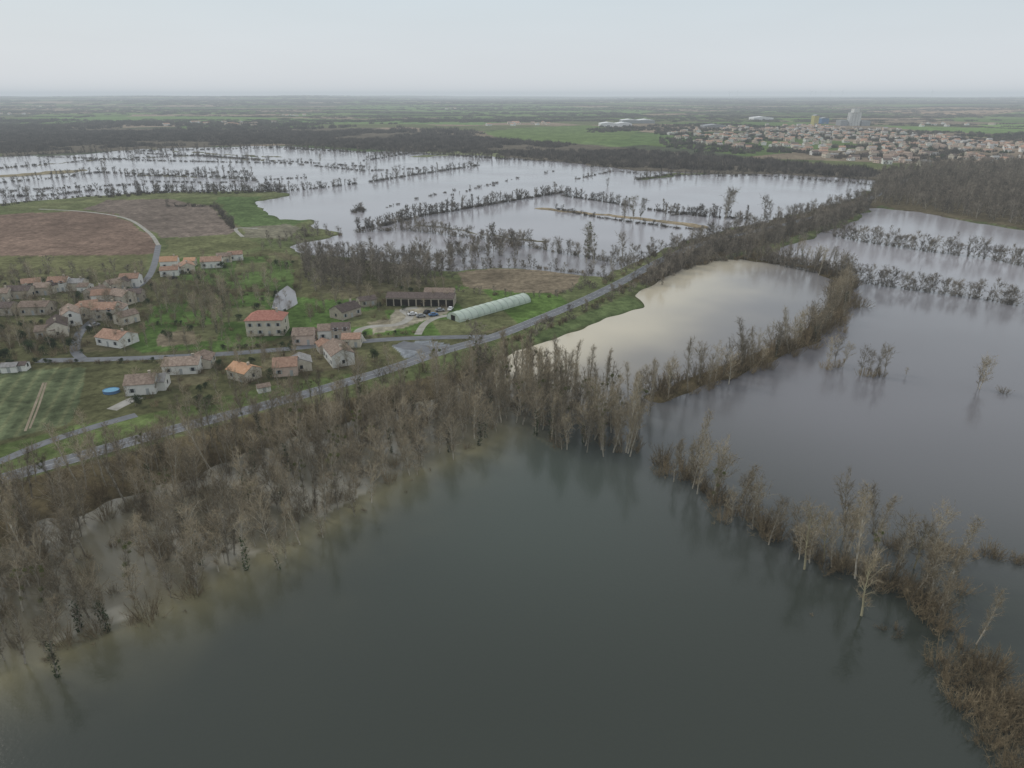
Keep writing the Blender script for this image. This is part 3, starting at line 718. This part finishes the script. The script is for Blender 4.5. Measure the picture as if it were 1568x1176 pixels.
# ------------------------------------------------------------------ houses
def house(name, u, v, w, d, h, rh, rot, wm, rm, hip=False, storeys=1, chim=True, openfront=False, z=1.0):
    x, y = G(u, v)
    e = link(D.objects.new(name, None)); e.location = (x, y, z); e.rotation_euler = (0, 0, math.radians(rot))
    hw, hd = w/2, d/2
    mb = MB()
    mb.box(-hw, hw, -hd, hd, -0.6, h)
    if not hip:
        for sx in (-hw, hw):
            t = -0.2 if sx > 0 else 0.2
            mb.add([(sx,-hd,h),(sx,hd,h),(sx,0,h+rh),(sx+t,-hd,h),(sx+t,hd,h),(sx+t,0,h+rh)], [(0,1,2),(3,5,4)])
    mb.obj('walls', [M_walls[wm]], e)
    mb = MB(); o = 0.35; dr = rh*o/hd
    rx = hw+0.2 if not hip else hw-hd*0.85
    ex = hw+0.2 if not hip else hw+o
    T = 0.16
    A = [(-ex,-hd-o,h-dr),(ex,-hd-o,h-dr),(ex,hd+o,h-dr),(-ex,hd+o,h-dr),(-rx,0,h+rh),(rx,0,h+rh)]
    up = [(p[0], p[1], p[2]+T) for p in A]
    mb.add(up+A, [(0,1,5,4),(2,3,4,5),(1,2,5),(3,0,4),(6,10,11,7),(8,11,10,9),(7,11,8),(9,10,6),(0,6,7,1),(1,7,8,2),(2,8,9,3),(3,9,6,0)] if hip else
           [(0,1,5,4),(2,3,4,5),(6,10,11,7),(8,11,10,9),(0,6,7,1),(2,8,9,3),(1,7,11,5),(5,11,8,2),(0,4,10,6),(4,3,9,10)])
    mb.obj('roof', [M_roofs[rm]], e)
    mb = MB()
    ny = max(1, int(w/3.2))
    for sgn in (-1, 1):
        for st in range(storeys):
            zc = 1.1+st*2.9
            for k in range(ny):
                xc = -hw+w*(k+0.5)/ny
                y0 = sgn*hd; a, b_ = (y0-0.04, y0+0.05) if sgn > 0 else (y0-0.05, y0+0.04)
                if openfront and sgn < 0:
                    mb.box(xc-w/ny*0.42, xc+w/ny*0.42, a, b_, 0.02, h-0.6, 0); continue  # dark panel on the solid wall, painted as an open bay's shade
                if st == 0 and k == ny//2: mb.box(xc-.5, xc+.5, a, b_, 0.02, 2.15, 1)
                else:
                    mb.box(xc-.5, xc+.5, a, b_, zc, zc+1.3, 0)
                    a2, b3_ = (y0-0.03, y0+0.09) if sgn > 0 else (y0-0.09, y0+0.03)
                    mb.box(xc-.98, xc-.53, a2, b3_, zc-.03, zc+1.33, 1); mb.box(xc+.53, xc+.98, a2, b3_, zc-.03, zc+1.33, 1)
        for st in range(storeys):
            x0 = sgn*hw; mb.box(min(x0-.04, x0+.05*sgn), max(x0+.04, x0+.05*sgn), -.5, .5, 1.1+st*2.9, 2.4+st*2.9, 0)
    mb.obj('windows_and_doors', [M_dark if openfront else M_glass, M_shut], e)
    if chim:
        mb = MB(); cx = hw*0.6
        mb.box(cx-.35, cx+.35, -.35, .35, h+rh*0.4, h+rh+0.9, 0); mb.box(cx-.42, cx+.42, -.42, .42, h+rh+0.9, h+rh+1.02, 0)
        mb.obj('chimney', [M_walls[1]], e)
    return e
house('farmhouse', 412, 512, 14.5, 10, 6.6, 2.6, 4, 0, 2, hip=True, storeys=2)
HS = [(468,527,8,8,4,1.8,5,3,1),(520,556,13,8,4.5,2,-62,2,1),(505,520,8,7,4,1.6,8,2,1),(524,521,7,6.5,4.8,1.6,8,1,4),(540,532,7,6,3.5,1.4,5,0,0),(498,541,6,5,3,1.2,-62,1,0),
 (284,571,12,8,3.4,1.7,8,2,1),(312,563,8,7,3,1.4,-80,0,1),(376,582,9,7,3.4,1.7,-30,0,3),(440,574,8,8,3.6,2,12,3,0),(462,568,7,7,3.2,1.6,-70,0,5),(222,602,9,8,3.8,2,12,2,1),(244,597,6,7,3.2,1.6,12,2,5),
 (182,529,12,9,3.4,1.9,-20,2,0),(168,490,9,8,5,2,8,0,0),(182,487,7,7,4,1.6,-80,2,1),(196,497,8,6,3.6,1.6,60,0,1),(164,466,10,7,4.5,1.8,15,2,0),(190,467,10,7,4.5,2,-25,0,1),(210,463,7,6,4,1.6,10,1,4),
 (150,460,9,6,4,1.6,70,1,1),(203,440,9,7,4.5,1.8,10,2,0),(192,444,6,6,4,1.4,-80,1,4),(178,447,8,6,4,1.6,60,0,1),(95,447,9,7,4.8,2,10,2,0),(82,450,6,6,4,1.6,80,0,4),(70,453,7,6,4,1.6,8,1,1),(120,446,9,6,4,1.5,0,0,5),(133,449,5,6,3,1.2,0,2,1),
 (112,497,12,7,4.8,2,-58,2,1),(130,488,9,7,4,1.6,-58,0,0),(92,514,12,7,4.4,2,-60,0,4),(75,519,7,6,3.4,1.5,20,1,1),(60,482,12,8,3.8,1.6,5,1,1),(35,458,11,7,4,1.7,5,1,4),
 (5,462,9,7,4,1.6,10,0,1),(8,483,11,8,3.6,1.6,5,1,4),(52,446,8,6,4,1.6,30,2,0),(-40,455,12,8,4,1.6,10,0,1),(-60,480,12,8,4,1.6,30,1,1),
 (262,412,9,7,4.2,2,15,2,3),(262,424,9,6,3.4,1.4,15,2,0),(288,418,9,7,3.8,1.6,-60,0,0),(276,420,6,6,3.2,1.4,20,2,1),(326,411,11,7,3.8,2,15,2,0),(345,403,8,6,3.6,1.5,15,0,1),(362,400,8,6,3.6,1.5,20,2,0),(293,409,6,5,3.2,1.3,10,0,3),
 (20,572,5,4,2.3,.8,10,2,5),(36,570,4,3.5,2.3,.7,10,2,4),(8,572,4,3.5,2.3,.7,10,0,4),(530,487,11,8,3.6,2.2,55,1,4),(405,603,4,3,2,.6,30,2,1),(140,480,7,5,3.6,1.5,30,1,0),(155,478,6,5,3,1.2,-60,0,4)]
for i, q in enumerate(HS):
    u, v, w, dd, h, rh, rot, wm, rm = q
    house('village_house', u, v, w, dd, h, rh, rot, wm, rm, chim=(w > 8.5), storeys=2 if h > 4.7 else 1)
house('long_barn', 646, 468, 31, 9, 3.8, 1.5, -3, 1, 4, chim=False, openfront=True)
house('barn_shed', 674, 459, 14, 7, 3.6, 1.2, -3, 1, 1, chim=False)
house('timber_barn', 562, 470, 8, 6, 3, 1.2, 30, 1, 4, chim=False)

# polytunnel greenhouse
x0, y0 = G(694, 494); x1, y1 = G(803, 463)
L = math.hypot(x1-x0, y1-y0); e = link(D.objects.new('polytunnel', None)); e.location = (x0, y0, 1.0); e.rotation_euler = (0, 0, math.atan2(y1-y0, x1-x0))
mb = MB(); nn_ = 14; seg = 24; Rr = 4.2
vs = []; fs = []
for i in range(seg+1):
    xx = L*i/seg
    for k in range(nn_+1):
        a = math.pi*k/nn_; vs.append((xx, Rr*math.cos(a), 0.75*Rr*math.sin(a)+0.25*(1 if 0 < k < nn_ else 0)-(0.05 if i % 2 else 0)))
for i in range(seg):
    for k in range(nn_): fs.append((i*(nn_+1)+k, i*(nn_+1)+k+1, (i+1)*(nn_+1)+k+1, (i+1)*(nn_+1)+k))
fs.append(tuple(range(nn_+1))); fs.append(tuple(seg*(nn_+1)+k for k in range(nn_+1))[::-1])
mb.add(vs, fs); mb.obj('film_cover', [M_poly], e)
mb = MB()
for i in range(0, seg+1, 2):
    xx = L*i/seg
    for k in range(nn_):
        a = math.pi*k/nn_; b_ = math.pi*(k+1)/nn_
        mb.tube((xx, (Rr+.06)*math.cos(a), .77*Rr*math.sin(a)+.25), (xx, (Rr+.06)*math.cos(b_), .77*Rr*math.sin(b_)+.25), .05, .05, 4, 0, False)
mb.box(-0.08, -0.02, -1.3, 1.3, 0, 2.3, 1); mb.obj('hoops_and_door', [M_metal, M_dark], e)

# pool
mb = MB(); n = 24
ring = [(2.4*math.cos(2*math.pi*k/n), 2.0*math.sin(2*math.pi*k/n)) for k in range(n)]
mb.add([(a, b_, 0.85) for a, b_ in ring], [tuple(range(n))], 0)
vs = [(a*1.0, b_*1.0, 0.95) for a, b_ in ring]+[(a*1.07, b_*1.07, 0.95) for a, b_ in ring]+[(a*1.07, b_*1.07, 0) for a, b_ in ring]+[(a, b_, 0.8) for a, b_ in ring]
fs = []
for k in range(n):
    q = (k+1) % n; fs += [(k, q, n+q, n+k), (n+k, n+q, 2*n+q, 2*n+k), (3*n+k, 3*n+q, q, k)]
mb.add(vs, fs, 1)
o = mb.obj('swimming_pool', [M_pool, M_blue]); o.location = (*G(172, 605), 1.0)

# cars
def car(name, u, v, rot, mat):
    x, y = G(u, v); e = link(D.objects.new(name, None)); e.location = (x, y, 1.06); e.rotation_euler = (0, 0, math.radians(rot))
    prof = [(-2.1,.35),(-2.15,.8),(-1.9,.95),(-1.5,1.0),(-0.95,1.45),(0.5,1.48),(1.1,1.0),(1.9,.85),(2.1,.6),(2.1,.35)]
    mb = MB(); vs = []
    for s_ in (-1, 1):
        for (a, b_) in prof: vs.append((a, s_*(0.85 if b_ < 1.1 else 0.68), b_))
    n = len(prof); fs = [tuple(range(n)), tuple(range(n, 2*n))[::-1]]+[(k, n+k, n+(k+1) % n, (k+1) % n) for k in range(n)]
    mb.add(vs, fs); mb.obj('body', [mat], e)
    mb = MB()
    for s_ in (-1, 1):
        mb.add([(-1.1, s_*.84, 1.06), (.85, s_*.84, 1.06), (.45, s_*.74, 1.38), (-.9, s_*.74, 1.38)], [(0,1,2,3)])
    mb.add([(1.09, -.68, 1.05), (1.09, .68, 1.05), (.58, .62, 1.45), (.58, -.62, 1.45)], [(0,1,2,3)])
    mb.add([(-1.47, -.68, 1.07), (-1.47, .68, 1.07), (-1.02, .62, 1.44), (-1.02, -.62, 1.44)], [(0,1,2,3)])
    mb.obj('windows', [M_glass], e)
    mb = MB()
    for a in (-1.3, 1.3):
        for s_ in (-1, 1): mb.tube((a, s_*.7, .32), (a, s_*.9, .32), .32, .32, 12)
    mb.obj('wheels', [M_tyre], e)
carm = [M_white, M_metal, M_tyre, M_blue, M_metal]
for i, (u, v, r_) in enumerate(((632,486,20),(645,489,15),(654,483,70),(664,487,20),(674,480,10),(690,478,80),(146,503,60),(266,430,30),(455,515,10))):
    car('parked_car', u, v, r_, carm[i % 5])

# ------------------------------------------------------------------ distant town
tp = fill([(1020,208),(1080,196),(1200,192),(1340,196),(1420,206),(1568,224),(1800,235),(1800,262),(1568,250),(1380,256),(1290,246),(1160,230),(1060,222)], 25)
tp = tp[vn(tp[:, 0], tp[:, 1], 90, 44) > 0.34]
mb = MB()
def simple_house(mb, x, y, w, d, h, rh, rot, wi, ri, z=1.0):
    M = Matrix.Translation((x, y, z)) @ Matrix.Rotation(rot, 4, 'Z')
    mb.box(-w/2, w/2, -d/2, d/2, -1, h, wi, M)
    e = .5
    V_ = [M @ Vector(p) for p in ((-w/2-e,-d/2-e,h-.2),(w/2+e,-d/2-e,h-.2),(w/2+e,d/2+e,h-.2),(-w/2-e,d/2+e,h-.2),(-w/2-e,0,h+rh),(w/2+e,0,h+rh))]
    mb.add(V_, [(0,1,5,4),(2,3,4,5)], ri); mb.add(V_, [(0,4,3),(1,2,5)], wi)
    n = max(2, int(w/4))
    for s_ in (-1, 1):
        for k in range(n):
            xc = -w/2+w*(k+.5)/n; a = s_*d/2
            mb.box(xc-.7, xc+.7, a-.06, a+.06, 1.0, 2.5, 8, M)
for x, y in tp:
    if random.random() < 0.28: continue
    simple_house(mb, x, y, random.uniform(8, 15), random.uniform(7, 9), random.uniform(3, 5.8), random.uniform(1.5, 2.4), random.choice([0.1, 1.67, 0.5, 1.2, -.3])+random.uniform(-.15, .15), random.choice([0,0,2,2,3]), random.choice([4,5,5,4,6,7]))
tm = [M_walls[0], M_walls[1], M_walls[2], M_walls[3], M_roofs[0], M_roofs[1], M_roofs[4], M_roofs[5], M_glass]
for (u, v, n) in ((60,166,8),(170,160,6),(350,192,14),(310,190,6),(800,190,10),(20,176,8),(455,178,5),(690,168,4),(1450,192,8)):
    cx, cy = G(u, v)
    for k in range(n):
        simple_house(mb, cx+random.gauss(0, 70), cy+random.gauss(0, 60), random.uniform(12, 20), 10, 5, 2.5, random.uniform(0, 3), random.choice([0,2]), random.choice([4,5]), float(gz(cx, cy)[0]))
mb.obj('distant_town', tm)

# warehouses
def warehouse(name, u0, u1, v, d, h, mat, roof=M_white):
    x0, y0 = G(u0, v); x1, y1 = G(u1, v); w = x1-x0
    e = link(D.objects.new(name, None)); e.location = ((x0+x1)/2, y0, 1.0)
    mb = MB(); mb.box(-w/2, w/2, -d/2, d/2, -1, h, 0); mb.obj('walls', [mat], e)
    mb = MB(); nb_ = max(1, int(w/45))
    for k in range(nb_):
        a = -w/2+w*k/nb_; c = -w/2+w*(k+1)/nb_
        vs = [(a,-d/2-.5,h),(c,-d/2-.5,h),(c,d/2+.5,h),(a,d/2+.5,h),((a+c)/2,-d/2-.5,h+3.5),((a+c)/2,d/2+.5,h+3.5)]
        mb.add(vs, [(0,1,4),(2,3,5),(1,2,5,4),(3,0,4,5)])
        mb.box((a+c)/2-4, (a+c)/2+4, -d/2-.15, -d/2-.02, 0, 5, 1)
    mb.obj('roof_and_doors', [roof, M_metal], e)
warehouse('warehouse', 918, 965, 194, 60, 9, M_white)
warehouse('warehouse', 950, 1000, 189, 60, 10, M_metal)
warehouse('warehouse', 1075, 1110, 197, 50, 8, M_metal, M_metal)
warehouse('warehouse', 1150, 1180, 184, 60, 9, M_white)
warehouse('yellow_factory', 1243, 1250, 192, 25, 28, M_yel, M_metal)
warehouse('blue_factory', 1255, 1266, 190, 25, 17, M_blue, M_metal)
# grain silo
x, y = G(1307, 193); e = link(D.objects.new('grain_silo', None)); e.location = (x, y, 1)
mb = MB()
for k in range(4):
    for j in range(2): mb.tube((-13.5+k*9, j*10, -1), (-13.5+k*9, j*10, 38), 5, 5, 16)
mb.box(-9, 8, -6, 15, 38, 49)
mb.obj('silo_tower', [M_conc], e)
mb = MB(); mb.box(20, 46, -10, 25, -1, 14); mb.box(-46, -24, -10, 25, -1, 16); mb.obj('annex', [M_metal], e)
# wind turbines
def turbine(u, v, hh):
    x, y = G(u, v); z = float(gz(x, y)[0]); mb = MB()
    mb.tube((0,0,-2), (0,0,hh), 2.4, 1.3, 10); mb.box(-2, 2, -5, 4, hh-1.5, hh+2)
    a0 = random.uniform(0, 2)
    for k in range(3):
        a = a0+k*2.094; d_ = Vector((math.cos(a), 0, math.sin(a))); c = Vector((0, -6, hh)); s_ = Vector((-math.sin(a), 0, math.cos(a)))
        mb.add([c-s_*1.2, c+s_*1.2, c+d_*hh*.15+s_*2.2, c+d_*hh*.5, c+d_*hh*.15-s_*1.2], [(0,1,2,3,4)])
    o = mb.obj('wind_turbine', [M_white]); o.location = (x, y, z)
for u, v in ((1116,155),(1128,154),(1247,153.5),(1270,153),(1288,154),(1240,154),(1425,154)): turbine(u, v, 100)

# ------------------------------------------------------------------ haze (uniform mist volume, its own glow standing in for scattered daylight, same from every viewpoint)
mb = MB(); mb.box(-23500, 23500, -23500, 23500, -3, 150)
hz = mb.obj('haze', [])
m = D.materials.new('mist'); m.use_nodes = True; nt = m.node_tree; nt.nodes.clear()
SIG = 1/9000.0
o_ = nt.nodes.new('ShaderNodeOutputMaterial'); v_ = nt.nodes.new('ShaderNodeVolumeAbsorption')
v_.inputs['Color'].default_value = (0, 0, 0, 1); v_.inputs['Density'].default_value = SIG
ve = nt.nodes.new('ShaderNodeEmission'); ve.inputs['Color'].default_value = (0.50, 0.555, 0.60, 1); ve.inputs['Strength'].default_value = SIG
ad = nt.nodes.new('ShaderNodeAddShader'); nt.links.new(v_.outputs[0], ad.inputs[0]); nt.links.new(ve.outputs[0], ad.inputs[1])
nt.links.new(ad.outputs[0], o_.inputs['Volume']); hz.data.materials.append(m)

# ------------------------------------------------------------------ sky, sun
w = D.worlds.new('World'); scene.world = w; w.use_nodes = True; nt = w.node_tree; nt.nodes.clear()
out = nt.nodes.new('ShaderNodeOutputWorld'); bg = nt.nodes.new('ShaderNodeBackground'); bg.inputs['Strength'].default_value = 0.1
sky = nt.nodes.new('ShaderNodeTexSky'); sky.sky_type = 'NISHITA'; sky.sun_disc = False
SE, SA = math.radians(38), math.radians(-60)
sky.sun_elevation = SE; sky.sun_rotation = SA; sky.air_density = 1.5; sky.dust_density = 3
tc = nt.nodes.new('ShaderNodeTexCoord'); sx = nt.nodes.new('ShaderNodeSeparateXYZ'); nt.links.new(tc.outputs['Generated'], sx.inputs[0])
sn = nt.nodes.new('ShaderNodeTexNoise'); sn.inputs['Scale'].default_value = 2.2; sn.inputs['Detail'].default_value = 3
mp = nt.nodes.new('ShaderNodeMapping'); mp.inputs['Scale'].default_value = (1, 1, 6)
nt.links.new(tc.outputs['Generated'], mp.inputs[0]); nt.links.new(mp.outputs[0], sn.inputs['Vector'])
mr = nt.nodes.new('ShaderNodeMapRange'); mr.inputs['From Min'].default_value = .3; mr.inputs['From Max'].default_value = .7; mr.inputs['To Min'].default_value = 9.75; mr.inputs['To Max'].default_value = 10.25
nt.links.new(sn.outputs['Fac'], mr.inputs[0])
rp = nt.nodes.new('ShaderNodeValToRGB'); nt.links.new(sx.outputs['Z'], rp.inputs[0])
el = rp.color_ramp.elements; el[0].position = 0.0; el[0].color = (0.74,0.765,0.80,1); el[1].position = 1.0; el[1].color = (0.74,0.78,0.82,1)
q = el.new(0.12); q.color = (0.635,0.715,0.77,1)
q = el.new(0.35); q.color = (0.66,0.71,0.76,1)
sc_ = nt.nodes.new('ShaderNodeVectorMath'); sc_.operation = 'SCALE'; nt.links.new(rp.outputs[0], sc_.inputs[0]); nt.links.new(mr.outputs[0], sc_.inputs['Scale'])
mx = nt.nodes.new('ShaderNodeMix'); mx.data_type = 'RGBA'; mx.inputs[0].default_value = 0.94
nt.links.new(sky.outputs[0], mx.inputs[6]); nt.links.new(sc_.outputs[0], mx.inputs[7])
nt.links.new(mx.outputs[2], bg.inputs[0]); nt.links.new(bg.outputs[0], out.inputs[0])
sl = D.lights.new('sun', 'SUN'); sl.energy = 1.1; sl.angle = math.radians(15); sl.color = (1, .95, .88)
so = link(D.objects.new('sun', sl))
dvec = Vector((math.sin(SA)*math.cos(SE), math.cos(SA)*math.cos(SE), math.sin(SE)))
so.rotation_euler = dvec.to_track_quat('Z', 'Y').to_euler(); so.location = (0, 0, 300)

cam = D.cameras.new('camera'); co = link(D.objects.new('camera', cam)); scene.camera = co
cam.sensor_width = 36; cam.lens = 36*FPX/1568; cam.clip_end = 60000; cam.clip_start = 0.5
co.location = (0, 0, H); co.rotation_euler = (math.pi/2-TH, 0, 0)
scene.view_settings.view_transform = 'Standard'; scene.view_settings.look = 'None'; scene.view_settings.exposure = 0
print('COUNTS', COUNT, 'verts', len(X))
